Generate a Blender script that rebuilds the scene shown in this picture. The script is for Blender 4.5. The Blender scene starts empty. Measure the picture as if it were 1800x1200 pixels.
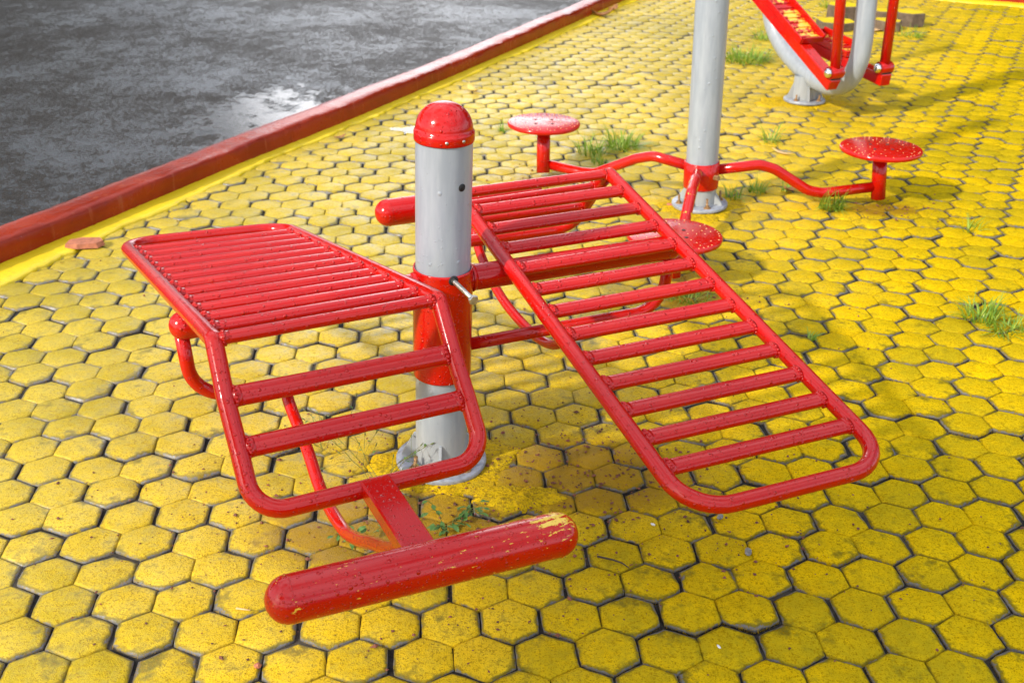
import bpy, math, random
from mathutils import Vector, Matrix
R = math.radians
rnd = random.Random(7)
scene = bpy.context.scene
COL = scene.collection

# ---------------------------------------------------------------- helpers
def prop(o, label=None, cat=None, group=None, kind=None):
    if label: o['label'] = label
    if cat: o['category'] = cat
    if group: o['group'] = group
    if kind: o['kind'] = kind
    return o

def empty(name, loc, rot=None):
    o = bpy.data.objects.new(name, None)
    COL.objects.link(o)
    o.empty_display_size = 0.1
    if rot is not None:
        o.matrix_world = Matrix.Translation(Vector(loc)) @ rot.to_4x4()
    else:
        o.location = loc
    return o

def V(*a): return Vector(a)

def fillet(pts, rad, n=8, closed=False):
    """Round the corners of a polyline (rad: number or one per point)."""
    pts = [Vector(q) for q in pts]
    out = []
    m = len(pts)
    for i, c in enumerate(pts):
        r = rad[i] if isinstance(rad, (list, tuple)) else rad
        if (not closed and i in (0, m - 1)) or r <= 0:
            out.append(c); continue
        a = (pts[i - 1] - c); b = (pts[(i + 1) % m] - c)
        la, lb = a.length, b.length
        a.normalize(); b.normalize()
        ang = a.angle(b)
        t = min(r / math.tan(ang / 2), la * .49, lb * .49)
        re = t * math.tan(ang / 2)
        cen = c + (a + b).normalized() * (re / math.sin(ang / 2))
        p0, p1 = c + a * t - cen, c + b * t - cen
        tot = p0.angle(p1)
        ax = p0.cross(p1)
        if ax.length < 1e-12:
            out.append(c); continue
        ax.normalize()
        for k in range(n + 1):
            out.append(cen + Matrix.Rotation(tot * k / n, 3, ax) @ p0)
    return out

def smooth(pts, n=6):
    """Catmull-Rom through the points."""
    P = [Vector(q) for q in pts]
    P = [P[0] * 2 - P[1]] + P + [P[-1] * 2 - P[-2]]
    out = []
    for i in range(1, len(P) - 2):
        for k in range(n):
            t = k / n
            out.append(0.5 * ((2 * P[i]) + (P[i + 1] - P[i - 1]) * t + (2 * P[i - 1] - 5 * P[i] + 4 * P[i + 1] - P[i + 2]) * t * t
                              + (3 * P[i] - P[i - 1] - 3 * P[i + 1] + P[i + 2]) * t ** 3))
    out.append(P[-2])
    return out

class MB:
    def __init__(s): s.v = []; s.f = []; s.m = []; s.sm = []
    def face(s, f, m=0, sm=True): s.f.append(f); s.m.append(m); s.sm.append(sm)
    def tube(s, path, r, r2=None, n=16, closed=False, up=None, caps='flat', m=0):
        """Sweep; r = half width along the side, r2 = half height along 'up' (ellipse)."""
        P = [Vector(q) for q in path]
        Q = [P[0]]
        for q in P[1:]:
            if (q - Q[-1]).length > 1e-6: Q.append(q)
        P = Q; k = len(P)
        if closed and (P[0] - P[-1]).length < 1e-6: P.pop(); k -= 1
        rr = r if isinstance(r, (list, tuple)) else [r] * k
        r2 = r2 if r2 is not None else None
        T = []
        for i in range(k):
            if closed: t = P[(i + 1) % k] - P[i - 1]
            elif i == 0: t = P[1] - P[0]
            elif i == k - 1: t = P[-1] - P[-2]
            else: t = (P[i + 1] - P[i]).normalized() + (P[i] - P[i - 1]).normalized()
            T.append(t.normalized())
        N = Vector(up) if up is not None else Vector((0, 0, 1))
        if abs(N.dot(T[0])) > .95: N = Vector((1, 0, 0))
        base = len(s.v)
        for i in range(k):
            N = (N - T[i] * N.dot(T[i])).normalized()
            S = T[i].cross(N)
            a = rr[i]; b = r2 if r2 else a
            for j in range(n):
                th = 2 * math.pi * j / n
                s.v.append(P[i] + S * (a * math.cos(th)) + N * (b * math.sin(th)))
        for i in range(k if closed else k - 1):
            i2 = (i + 1) % k
            for j in range(n):
                j2 = (j + 1) % n
                s.face((base + i * n + j, base + i * n + j2, base + i2 * n + j2, base + i2 * n + j), m)
        if not closed:
            if caps == 'flat':
                s.face(tuple(base + j for j in reversed(range(n))), m, False)
                s.face(tuple(base + (k - 1) * n + j for j in range(n)), m, False)
            elif caps == 'dome':
                for end in (0, 1):
                    i = 0 if end == 0 else k - 1
                    d = -T[0] if end == 0 else T[-1]
                    c = P[i]; ring = [base + i * n + j for j in range(n)]
                    rel = [s.v[q] - c for q in ring]
                    prev = ring
                    for q in range(1, 6):
                        ph = math.pi / 2 * q / 6
                        nr = []
                        for w in rel:
                            s.v.append(c + w * math.cos(ph) + d * (w.length * math.sin(ph) * .95)); nr.append(len(s.v) - 1)
                        for j in range(n):
                            j2 = (j + 1) % n
                            f = (prev[j], prev[j2], nr[j2], nr[j])
                            s.face(f if end else tuple(reversed(f)), m)
                        prev = nr
                    s.v.append(c + d * (rel[0].length * .95)); ap = len(s.v) - 1
                    for j in range(n):
                        j2 = (j + 1) % n
                        f = (prev[j], prev[j2], ap)
                        s.face(f if end else tuple(reversed(f)), m)
    def lathe(s, prof, o=(0, 0, 0), ax=(0, 0, 1), n=40, m=0, sm=True):
        o = Vector(o); ax = Vector(ax).normalized()
        a = ax.orthogonal().normalized(); b = ax.cross(a)
        prev = None
        for (r, z) in prof:
            if r < 1e-6:
                s.v.append(o + ax * z); ring = [len(s.v) - 1]
            else:
                ring = []
                for j in range(n):
                    th = 2 * math.pi * j / n
                    s.v.append(o + ax * z + a * (r * math.cos(th)) + b * (r * math.sin(th))); ring.append(len(s.v) - 1)
            if prev:
                for j in range(n):
                    j2 = (j + 1) % n
                    if len(prev) == 1 and len(ring) == 1: continue
                    if len(prev) == 1: s.face((prev[0], ring[j2], ring[j])[::-1], m, sm)
                    elif len(ring) == 1: s.face((prev[j], prev[j2], ring[0]), m, sm)
                    else: s.face((prev[j], prev[j2], ring[j2], ring[j]), m, sm)
            prev = ring
    def box(s, c, ax, ay, az, bev=0.0, m=0):
        """Box with half-axis vectors, bevelled edges by chamfer."""
        c = Vector(c); ax, ay, az = Vector(ax), Vector(ay), Vector(az)
        if bev <= 0:
            b = len(s.v)
            for i in (-1, 1):
                for j in (-1, 1):
                    for k in (-1, 1): s.v.append(c + ax * i + ay * j + az * k)
            for f in ((0, 1, 3, 2), (4, 6, 7, 5), (0, 4, 5, 1), (2, 3, 7, 6), (0, 2, 6, 4), (1, 5, 7, 3)):
                s.face(tuple(b + q for q in f), m, False)
            return
        lx, ly, lz = ax.length, ay.length, az.length
        ux, uy, uz = ax.normalized(), ay.normalized(), az.normalized()
        # three nested corner verts per corner
        idx = {}
        for i in (-1, 1):
            for j in (-1, 1):
                for k in (-1, 1):
                    for w, (dx, dy, dz) in enumerate(((0, bev, bev), (bev, 0, bev), (bev, bev, 0))):
                        s.v.append(c + ux * (i * (lx - dx)) + uy * (j * (ly - dy)) + uz * (k * (lz - dz)))
                        idx[(i, j, k, w)] = len(s.v) - 1
        def q(fs):
            P = [s.v[t] for t in fs]
            nn = (P[1] - P[0]).cross(P[2] - P[0])
            ce = sum(P, Vector()) / len(P) - c
            s.face(tuple(fs) if nn.dot(ce) > 0 else tuple(reversed(fs)), m, False)
        sg = (-1, 1)
        for i in sg:
            q([idx[(i, -1, -1, 0)], idx[(i, 1, -1, 0)], idx[(i, 1, 1, 0)], idx[(i, -1, 1, 0)]])
            q([idx[(-1, i, -1, 1)], idx[(1, i, -1, 1)], idx[(1, i, 1, 1)], idx[(-1, i, 1, 1)]])
            q([idx[(-1, -1, i, 2)], idx[(1, -1, i, 2)], idx[(1, 1, i, 2)], idx[(-1, 1, i, 2)]])
            for j in sg:
                q([idx[(i, j, -1, 0)], idx[(i, j, 1, 0)], idx[(i, j, 1, 1)], idx[(i, j, -1, 1)]])
                q([idx[(i, -1, j, 0)], idx[(i, 1, j, 0)], idx[(i, 1, j, 2)], idx[(i, -1, j, 2)]])
                q([idx[(-1, i, j, 1)], idx[(1, i, j, 1)], idx[(1, i, j, 2)], idx[(-1, i, j, 2)]])
                for k in sg: q([idx[(i, j, k, 0)], idx[(i, j, k, 1)], idx[(i, j, k, 2)]])
    def ball(s, c, r, sq=(1, 1, 1), nu=8, nv=5, m=0):
        c = Vector(c)
        b = len(s.v)
        s.v.append(c + Vector((0, 0, r * sq[2])))
        for i in range(1, nv):
            ph = math.pi * i / nv
            for j in range(nu):
                th = 2 * math.pi * j / nu
                s.v.append(c + Vector((r * sq[0] * math.sin(ph) * math.cos(th), r * sq[1] * math.sin(ph) * math.sin(th), r * sq[2] * math.cos(ph))))
        s.v.append(c - Vector((0, 0, r * sq[2]))); e = len(s.v) - 1
        for j in range(nu):
            j2 = (j + 1) % nu
            s.face((b, b + 1 + j, b + 1 + j2), m)
            s.face((e, b + 1 + (nv - 2) * nu + j2, b + 1 + (nv - 2) * nu + j), m)
            for i in range(nv - 2):
                s.face((b + 1 + i * nu + j, b + 1 + (i + 1) * nu + j, b + 1 + (i + 1) * nu + j2, b + 1 + i * nu + j2), m)
    def build(s, name, mats, parent=None, flat=False):
        me = bpy.data.meshes.new(name)
        me.from_pydata([tuple(q) for q in s.v], [], s.f)
        mats = mats if isinstance(mats, (list, tuple)) else [mats]
        for q in mats: me.materials.append(q)
        me.polygons.foreach_set('material_index', s.m)
        me.polygons.foreach_set('use_smooth', [False] * len(s.f) if flat else s.sm)
        me.update()
        o = bpy.data.objects.new(name, me)
        COL.objects.link(o)
        if parent: o.parent = parent
        return o

# ---------------------------------------------------------------- materials
class NT:
    def __init__(s, name):
        s.mat = bpy.data.materials.new(name); s.mat.use_nodes = True
        s.t = s.mat.node_tree; s.t.nodes.clear()
        s.out = s.t.nodes.new('ShaderNodeOutputMaterial')
    def n(s, typ, ins=None, **kw):
        nd = s.t.nodes.new(typ)
        for k, v in kw.items(): setattr(nd, k, v)
        for k, v in (ins or {}).items(): s.set(nd.inputs[k], v)
        return nd
    def set(s, sock, v):
        if isinstance(v, bpy.types.NodeSocket): s.t.links.new(v, sock)
        elif isinstance(v, bpy.types.Node): s.t.links.new(v.outputs[0], sock)
        else: sock.default_value = v
    def coord(s, which='Object'): return s.n('ShaderNodeTexCoord').outputs[which]
    def noise(s, co, scale, detail=3, rough=.55, dist=0.0):
        return s.n('ShaderNodeTexNoise', {'Vector': co, 'Scale': scale, 'Detail': detail, 'Roughness': rough, 'Distortion': dist}).outputs['Fac']
    def ramp(s, fac, a, b, lo=0.0, hi=1.0, smooth=True):
        nd = s.n('ShaderNodeMapRange', {'Value': fac, 'From Min': a, 'From Max': b, 'To Min': lo, 'To Max': hi})
        nd.interpolation_type = 'SMOOTHSTEP' if smooth else 'LINEAR'
        return nd.outputs[0]
    def math(s, op, a, b=0.0, c=None):
        nd = s.n('ShaderNodeMath', {0: a, 1: b}, operation=op)
        if c is not None: s.set(nd.inputs[2], c)
        return nd.outputs[0]
    def mix(s, fac, a, b):
        nd = s.n('ShaderNodeMix', data_type='RGBA')
        s.set(nd.inputs[0], fac)
        for i, q in ((6, a), (7, b)):
            if isinstance(q, (tuple, list)): nd.inputs[i].default_value = (*q[:3], 1)
            else: s.set(nd.inputs[i], q)
        return nd.outputs[2]
    def attr(s, name): return s.n('ShaderNodeAttribute', attribute_name=name).outputs['Fac']
    def bump(s, h, strength, dist, normal=None):
        nd = s.n('ShaderNodeBump', {'Height': h, 'Strength': strength, 'Distance': dist})
        if normal is not None: s.set(nd.inputs['Normal'], normal)
        return nd.outputs[0]
    def principled(s, **kw):
        nd = s.n('ShaderNodeBsdfPrincipled')
        for k, v in kw.items():
            k = {'base': 'Base Color', 'rough': 'Roughness', 'metal': 'Metallic', 'normal': 'Normal', 'coat': 'Coat Weight', 'coatr': 'Coat Roughness',
                 'spec': 'Specular IOR Level', 'ior': 'IOR', 'trans': 'Transmission Weight', 'sss': 'Subsurface Weight', 'coatn': 'Coat Normal'}[k]
            if isinstance(v, (tuple, list)): v = (*v[:3], 1)
            s.set(nd.inputs[k], v)
        s.t.links.new(nd.outputs[0], s.out.inputs[0])
        return nd

def drops_height(t, co, scale, thr=.5, ):
    """Round little domes of water, random in size, none in many cells."""
    vo = t.n('ShaderNodeTexVoronoi', {'Vector': co, 'Scale': scale, 'Randomness': 1.0})
    rad = t.n('ShaderNodeSeparateColor', {0: vo.outputs['Color']}).outputs[0]
    lim = t.ramp(rad, thr, 1.0, 0.0, .42, False)
    d = t.math('SUBTRACT', lim, vo.outputs['Distance'])
    return t.math('SQRT', t.math('MAXIMUM', d, 0.0))

def mat_red(name, base=(.46, .0034, .0016), chips=None, drops=True):
    t = NT(name); co = t.coord()
    big = t.noise(co, 9, 2); fine = t.noise(co, 120, 3)
    col = t.mix(t.ramp(big, .35, .7), base, (base[0] * 1.08, base[1] * 2.0, base[2] * .9))
    # a few tiny nicks down to the old yellow coat
    nick = t.math('MULTIPLY', t.ramp(t.noise(co, 70, 3, .6), .76, .785), t.ramp(t.noise(co, 9, 2), .5, .6))
    col = t.mix(nick, col, (.78, .48, .06))
    if chips: col = t.mix(chips(t, co), col, (.80, .50, .05))
    h1 = drops_height(t, co, 105, .38)
    h2 = drops_height(t, co, 230, .25)
    hh = t.math('ADD', t.math('MULTIPLY', h1, 1.0), t.math('MULTIPLY', h2, .5))
    nb = t.bump(t.noise(co, 40, 3, .6), .06, .003)
    nd = t.bump(hh, 1.0 if drops else .0, .0042, nb)
    rough = t.ramp(fine, .3, .8, .13, .20)
    t.principled(base=col, rough=rough, normal=nd, spec=.45)
    return t.mat

def chips_roller(t, co):
    # worn patch of old yellow paint on the upper side near one end (object space), scraped along the bar
    sp = t.n('ShaderNodeSeparateXYZ', {0: co})
    m = t.ramp(sp.outputs[0], .075, .235)
    m2 = t.ramp(sp.outputs[2], .012, .034)
    st = t.n('ShaderNodeMapping', {'Vector': co, 'Rotation': (0, R(12), 0), 'Scale': (.38, 1.1, 1.1)}).outputs[0]
    n = t.math('ADD', t.math('MULTIPLY', t.noise(st, 150, 4, .7), .74), t.math('MULTIPLY', t.noise(co, 40, 3, .6), .26))
    a = t.ramp(t.math('ADD', n, t.math('MULTIPLY', t.math('MULTIPLY', m, m2), .160)), .625, .645)
    b = t.math('MULTIPLY', t.ramp(t.noise(co, 130, 2, .5), .765, .78), t.ramp(sp.outputs[2], .0, .02))
    return t.math('MAXIMUM', a, b)

def chips_pedal(t, co):
    st = t.n('ShaderNodeMapping', {'Vector': co, 'Scale': (1.0, 1.0, 1.0)}).outputs[0]
    return t.ramp(t.noise(st, 16, 5, .7), .50, .55)

def chips_dots(t, co):
    n = t.noise(co, 26, 5, .7)
    return t.ramp(n, .575, .60)

M = {}
M['red'] = mat_red('wet_red_paint')
M['red_chip'] = mat_red('red_paint_worn_to_yellow', chips=chips_roller)
M['red_pedal'] = mat_red('red_pedal_paint_worn', chips=chips_pedal, drops=False)
M['red_arm'] = mat_red('red_arm_paint_worn', chips=chips_dots)

def mat_grey():
    t = NT('grey_post_paint'); co = t.coord()
    st = t.n('ShaderNodeMapping', {'Vector': co, 'Scale': (1, 1, .15)}).outputs[0]
    col = t.mix(t.ramp(t.noise(st, 60, 3), .3, .75), (.26, .295, .33), (.315, .35, .385))
    sp = t.n('ShaderNodeSeparateXYZ', {0: co})
    scr = t.ramp(t.noise(t.n('ShaderNodeMapping', {'Vector': co, 'Scale': (1, 1, .25)}).outputs[0], 45, 5, .7), .70, .74)
    scr = t.math('MULTIPLY', scr, t.ramp(sp.outputs[2], .06, .2, 1, .15))
    col = t.mix(scr, col, (.09, .085, .075))
    col = t.mix(t.ramp(sp.outputs[2], .0, .14, .35, 0), col, (.38, .34, .24))
    hh = t.math('ADD', t.math('MULTIPLY', drops_height(t, co, 75, .86), 1.0), t.math('MULTIPLY', drops_height(t, co, 170, .8), .6))
    nd = t.bump(hh, .6, .004)
    t.principled(base=col, rough=.34, normal=nd, coat=.3, coatr=.1, coatn=nd)
    return t.mat
M['grey'] = mat_grey()

def simple(name, base, rough=.5, metal=0.0, var=.25, scale=40, bump=.2, dist=.002):
    t = NT(name); co = t.coord()
    n = t.noise(co, scale, 4, .6)
    dark = tuple(c * (1 - var) for c in base); lite = tuple(min(1, c * (1 + var)) for c in base)
    t.principled(base=t.mix(t.ramp(n, .3, .7), dark, lite), rough=rough, metal=metal, normal=t.bump(n, bump, dist))
    return t.mat
M['galv'] = simple('flange_grey', (.29, .31, .34), .42, .2, .22, 60, .1, .001)
M['steel'] = simple('zinc_bolt', (.55, .52, .46), .35, .9, .25, 120)
M['chrome'] = simple('polished_dome_bolt', (.75, .74, .72), .12, 1.0, .08, 120, .05)
M['rust'] = simple('rusty_bolt', (.30, .17, .07), .6, .4, .4, 160)
M['black'] = simple('dark_hole', (.012, .012, .012), .8)
M['terracotta'] = simple('terracotta_chip', (.40, .135, .065), .7, 0, .25, 60)
M['pebble'] = simple('grey_stone_bit', (.20, .19, .17), .7, 0, .3, 120)
M['white_chip'] = simple('white_shell_chip', (.75, .75, .72), .5, 0, .1, 120)
M['crumb'] = simple('brown_crumbs', (.15, .045, .020), .75, 0, .6, 30)
M['leaf_brown'] = simple('dead_leaf', (.30, .13, .04), .6, 0, .35, 60)
M['leaf_yellow'] = simple('yellow_leaf', (.70, .50, .13), .6, 0, .25, 60)
M['straw'] = simple('straw_leaf', (.72, .46, .20), .6, 0, .25, 60)
M['twig'] = simple('dark_twig', (.05, .03, .02), .8, 0, .4, 90)

def mat_leafy(name, a, b, rough=.45):
    t = NT(name); co = t.coord()
    col = t.mix(t.ramp(t.noise(co, 45, 3), .3, .7), a, b)
    pr = t.n('ShaderNodeBsdfPrincipled', {'Base Color': col, 'Roughness': rough})
    tr = t.n('ShaderNodeBsdfTranslucent', {'Color': col})
    mx = t.n('ShaderNodeMixShader', {0: .3, 1: pr.outputs[0], 2: tr.outputs[0]})
    t.t.links.new(mx.outputs[0], t.out.inputs[0])
    return t.mat
M['grass'] = mat_leafy('grass_blade', (.11, .22, .010), (.26, .40, .03))
M['grass2'] = mat_leafy('grass_blade_light', (.20, .32, .03), (.38, .46, .06))
M['weed'] = mat_leafy('weed_leaf', (.06, .17, .03), (.16, .32, .08))
M['stud'] = simple('worn_pale_stud', (.80, .52, .22), .35, 0, .2, 120)
M['stem'] = mat_leafy('weed_stem', (.13, .20, .03), (.22, .20, .05))
M['foliage'] = mat_leafy('tree_foliage', (.04, .07, .02), (.07, .11, .03))
M['bark'] = simple('bark', (.12, .09, .06), .8, 0, .3, 12)

def mat_paver():
    t = NT('yellow_painted_pavers'); co = t.coord()
    hr = t.attr('hexrnd'); wear = t.attr('wear')
    n0 = t.noise(co, .75, 3, .6); n1 = t.noise(co, 2.6, 4, .62); n2 = t.noise(co, 11, 5, .65); n3 = t.noise(co, 42, 5, .7)
    sp = t.n('ShaderNodeSeparateXYZ', {0: co})
    A, Mu = (lambda a, b: t.math('ADD', a, b)), (lambda a, b: t.math('MULTIPLY', a, b))
    col = t.mix(t.ramp(n2, .3, .7), PA['y1'], PA['y2'])
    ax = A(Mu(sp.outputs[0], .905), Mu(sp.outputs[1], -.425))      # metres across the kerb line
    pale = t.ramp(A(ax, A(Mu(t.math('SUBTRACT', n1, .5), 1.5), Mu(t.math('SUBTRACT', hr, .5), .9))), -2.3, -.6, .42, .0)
    col = t.mix(pale, col, (.50, .445, .075))  # pale wet sheen towards the kerb, mixed into the paint colour
    # thin, greenish old paint in broad drifts that run across the blocks, a little of it block by block
    g = A(Mu(hr, .13), A(Mu(n0, .42), A(Mu(n1, .40), Mu(n3, .30))))
    col = t.mix(t.ramp(g, .47, .78, 0, .9), col, PA['olive'])
    # dark mossy smears, mostly reaching in from the edges
    sm = A(A(Mu(n2, .62), Mu(n3, .40)), Mu(wear, .16))
    col = t.mix(t.ramp(sm, .555, .70, 0, .88), col, PA['stain'])
    # brown washed-in dirt round the feet of the machines
    def dirtspot(x, y, rx, ry):
        dx = Mu(t.math('SUBTRACT', sp.outputs[0], x), 1 / rx); dy = Mu(t.math('SUBTRACT', sp.outputs[1], y), 1 / ry)
        return t.ramp(t.math('SQRT', A(Mu(dx, dx), Mu(dy, dy))), .25, 1.0, 1.0, 0.0)
    br = dirtspot(.18, 2.20, .42, .30)
    for q in ((1.36, 4.06, .24, .13), (.11, 4.32, .20, .13), (.53, 3.18, .28, .2), (-.25, 1.98, .5, .3)): br = t.math('MAXIMUM', br, dirtspot(*q))
    col = t.mix(t.ramp(A(Mu(br, .62), A(Mu(n2, .30), Mu(n3, .38))), .60, .94, 0, .7), col, (.25, .125, .010))
    # moss and dirt in the grooves, bare concrete where paint has chipped
    moss = Mu(t.ramp(A(wear, Mu(t.math('SUBTRACT', n3, .5), .55)), .40, .74), t.ramp(n2, .34, .62, .12, .9))
    col = t.mix(moss, col, t.mix(n3, (.10, .080, .008), (.22, .18, .03)))
    wv = A(wear, A(Mu(t.math('SUBTRACT', n3, .5), 1.6), Mu(t.math('SUBTRACT', n2, .5), .9)))
    col = t.mix(t.ramp(wv, .90, 1.12), col, t.mix(n3, (.09, .085, .08), (.22, .21, .20)))
    dirt = t.ramp(A(wear, Mu(t.math('SUBTRACT', n3, .5), .3)), 1.08, 1.26)
    col = t.mix(dirt, col, (.020, .016, .012))
    # sand grain of the concrete showing through the paint
    g1 = t.noise(co, 150, 3, .75); g2 = t.noise(co, 340, 2, .7)
    gr = A(Mu(g1, .55), Mu(g2, .45))
    col = t.mix(t.ramp(gr, .50, .60, 0, .80), col, PA['grit'])
    col = t.mix(t.ramp(g2, .60, .70, 0, .55), col, (.13, .085, .004))
    hb = A(Mu(gr, 1.0), Mu(t.noise(co, 85, 3), .5))
    # rain water drains towards the kerb: a wet film there, nearly dry sandy paint away from it
    film = t.ramp(A(ax, Mu(t.math('SUBTRACT', n0, .5), 1.4)), -1.9, -.25, 1.0, .0)
    spot = t.ramp(A(Mu(n2, .55), Mu(n3, .45)), .40, .60)
    wet = Mu(film, A(.35, Mu(spot, .65)))
    rough = t.math('SUBTRACT', .72, Mu(wet, .38))
    nb2 = t.bump(hb, t.math('SUBTRACT', .95, Mu(wet, .55)), .004)
    t.principled(base=col, rough=rough, normal=nb2, spec=Mu(wet, .80))
    return t.mat
PA = dict(y1=(.71, .425, .002), y2=(.79, .51, .004), olive=(.36, .275, .010), stain=(.16, .125, .012), grit=(.30, .175, .002))
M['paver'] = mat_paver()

def mat_joint():
    t = NT('dark_joint_soil'); co = t.coord()
    a = t.noise(co, 60, 5, .7); b = t.noise(co, 7, 3)
    col = t.mix(t.ramp(a, .35, .7), (.010, .009, .007), (.042, .036, .029))
    col = t.mix(t.ramp(b, .50, .66, 0, .8), col, (.085, .070, .050))
    t.principled(spec=.2, base=col, rough=.8, normal=t.bump(a, .8, .006))
    return t.mat
M['joint'] = mat_joint()

def mat_cement(name, a, b, c):
    t = NT(name); co = t.coord()
    n1 = t.noise(co, 5, 4); n2 = t.noise(co, 60, 4, .65)
    col = t.mix(t.ramp(n1, .3, .7), a, b)
    col = t.mix(t.ramp(t.math('ADD', t.math('MULTIPLY', n1, .5), t.math('MULTIPLY', n2, .5)), .57, .66, 0, .6), col, c)
    t.principled(base=col, rough=.42, normal=t.bump(n2, .5, .004), coat=.15, coatr=.2)
    return t.mat
M['cement'] = mat_cement('yellow_cement_edge', (.74, .52, .004), (.80, .58, .006), (.42, .30, .01))

def mat_mortar():
    t = NT('rough_yellow_mortar'); co = t.coord()
    n1 = t.noise(co, 14, 4); n2 = t.noise(co, 150, 4, .7); n3 = t.noise(co, 60, 4, .65)
    col = t.mix(t.ramp(n1, .3, .7), (.60, .375, .003), (.68, .455, .004))
    col = t.mix(t.ramp(t.math('ADD', t.math('MULTIPLY', n1, .5), t.math('MULTIPLY', n3, .5)), .50, .62, 0, .75), col, (.30, .19, .012))
    col = t.mix(t.ramp(n2, .50, .60, 0, .75), col, (.28, .17, .01))
    t.principled(base=col, rough=.75, normal=t.bump(t.math('ADD', n2, n3), .9, .006), spec=.12)
    return t.mat
M['mortar'] = mat_mortar()
def mat_kerb():
    t = NT('red_oxide_kerb_paint'); co = t.coord()
    n1 = t.noise(co, 4, 4, .6); n2 = t.noise(co, 45, 5, .65)
    st = t.n('ShaderNodeMapping', {'Vector': co, 'Scale': (1, 1, .12)}).outputs[0]
    streak = t.noise(st, 26, 3)
    col = t.mix(t.ramp(n1, .3, .7), (.22, .015, .002), (.32, .026, .003))
    col = t.mix(t.ramp(streak, .60, .72, 0, .35), col, (.42, .12, .06))
    col = t.mix(t.ramp(t.noise(co, 30, 5, .7), .70, .735), col, (.45, .36, .33))
    col = t.mix(t.ramp(n2, .60, .75, 0, .5), col, (.14, .018, .010))
    t.principled(base=col, rough=t.ramp(n1, .3, .7, .18, .30), normal=t.bump(n2, .45, .004), spec=.27)
    return t.mat
M['kerb'] = mat_kerb()

def mat_road():
    t = NT('wet_asphalt'); co = t.coord()
    st = t.n('ShaderNodeMapping', {'Vector': co, 'Rotation': (0, 0, R(15)), 'Scale': (1, .8, 1)}).outputs[0]
    n1 = t.noise(st, 1.3, 4, .6); n2 = t.noise(st, 9, 6, .75); n3 = t.noise(co, 60, 4, .75); n4 = t.noise(co, 20, 4, .7)
    n5 = t.noise(co, 150, 3, .7)
    wv = t.math('ADD', t.math('MULTIPLY', n1, .40), t.math('ADD', t.math('MULTIPLY', n2, .34), t.math('MULTIPLY', n4, .26)))
    wv = t.math('ADD', wv, t.math('ADD', t.math('MULTIPLY', t.math('SUBTRACT', n3, .5), .62), t.math('MULTIPLY', t.math('SUBTRACT', n5, .5), .55)))
    film = t.ramp(wv, .520, .445)                       # thin water between the stones; bare stones stand out dark and dull
    grain = t.ramp(t.math('ADD', t.math('MULTIPLY', n3, .5), t.math('MULTIPLY', n5, .5)), .42, .60)
    col = t.mix(grain, (.006, .006, .007), (.066, .063, .068))
    col = t.mix(t.math('MULTIPLY', t.math('SUBTRACT', 1.0, film), .85), col, t.mix(grain, (.006, .0045, .003), (.045, .032, .019)))
    rough = t.math('SUBTRACT', .48, t.math('MULTIPLY', film, .27))
    h = t.math('ADD', t.math('MULTIPLY', n3, 1.0), t.math('ADD', t.math('MULTIPLY', n4, .4), t.math('MULTIPLY', n5, .5)))
    # standing water beside the kerb
    sp = t.n('ShaderNodeSeparateXYZ', {0: co})
    dx = t.math('SUBTRACT', sp.outputs[0], -1.18); dy = t.math('SUBTRACT', sp.outputs[1], 5.35)
    r2 = t.math('SQRT', t.math('ADD', t.math('MULTIPLY', t.math('MULTIPLY', dx, dx), 3.4), t.math('MULTIPLY', dy, dy)))
    pud = t.ramp(t.math('ADD', r2, t.math('MULTIPLY', t.math('SUBTRACT', n2, .5), 2.6)), .22, .72, 1, 0)
    rough = t.math('ADD', t.math('MULTIPLY', rough, t.math('SUBTRACT', 1.0, pud)), t.math('MULTIPLY', pud, .09))
    t.principled(base=col, rough=rough, normal=t.bump(h, t.math('MULTIPLY', 1.0, t.math('SUBTRACT', 1.0, t.math('MULTIPLY', pud, .86))), .006), spec=t.math('MAXIMUM', t.math('MULTIPLY', pud, .5), t.math('ADD', .06, t.math('MULTIPLY', film, .44))))
    return t.mat
M['road'] = mat_road()

def mat_water():
    t = NT('rain_water')
    n = t.noise(t.coord(), 14, 3)
    t.principled(base=(.98, .95, .85), rough=.02, trans=1.0, ior=1.33, normal=t.bump(n, .25, .004))
    return t.mat
M['water'] = mat_water()

def mat_block():
    t = NT('loose_block_concrete'); co = t.coord()
    n = t.noise(co, 30, 4, .65)
    geo = t.n('ShaderNodeNewGeometry')
    col = t.mix(t.ramp(n, .3, .7), (.075, .05, .03), (.15, .105, .065))
    t.principled(base=col, rough=.8, normal=t.bump(n, .6, .005))
    return t.mat
M['block'] = mat_block()

# ---------------------------------------------------------------- pavement lattice
S = .11; YAW = .08198; OX, OY = .6488, 1.9442
def latt(i, j):
    th = YAW - 2 * math.pi / 3
    return Vector((OX + S * (i * math.cos(YAW) + j * math.cos(th)), OY + S * (i * math.sin(YAW) + j * math.sin(th)), 0))

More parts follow.
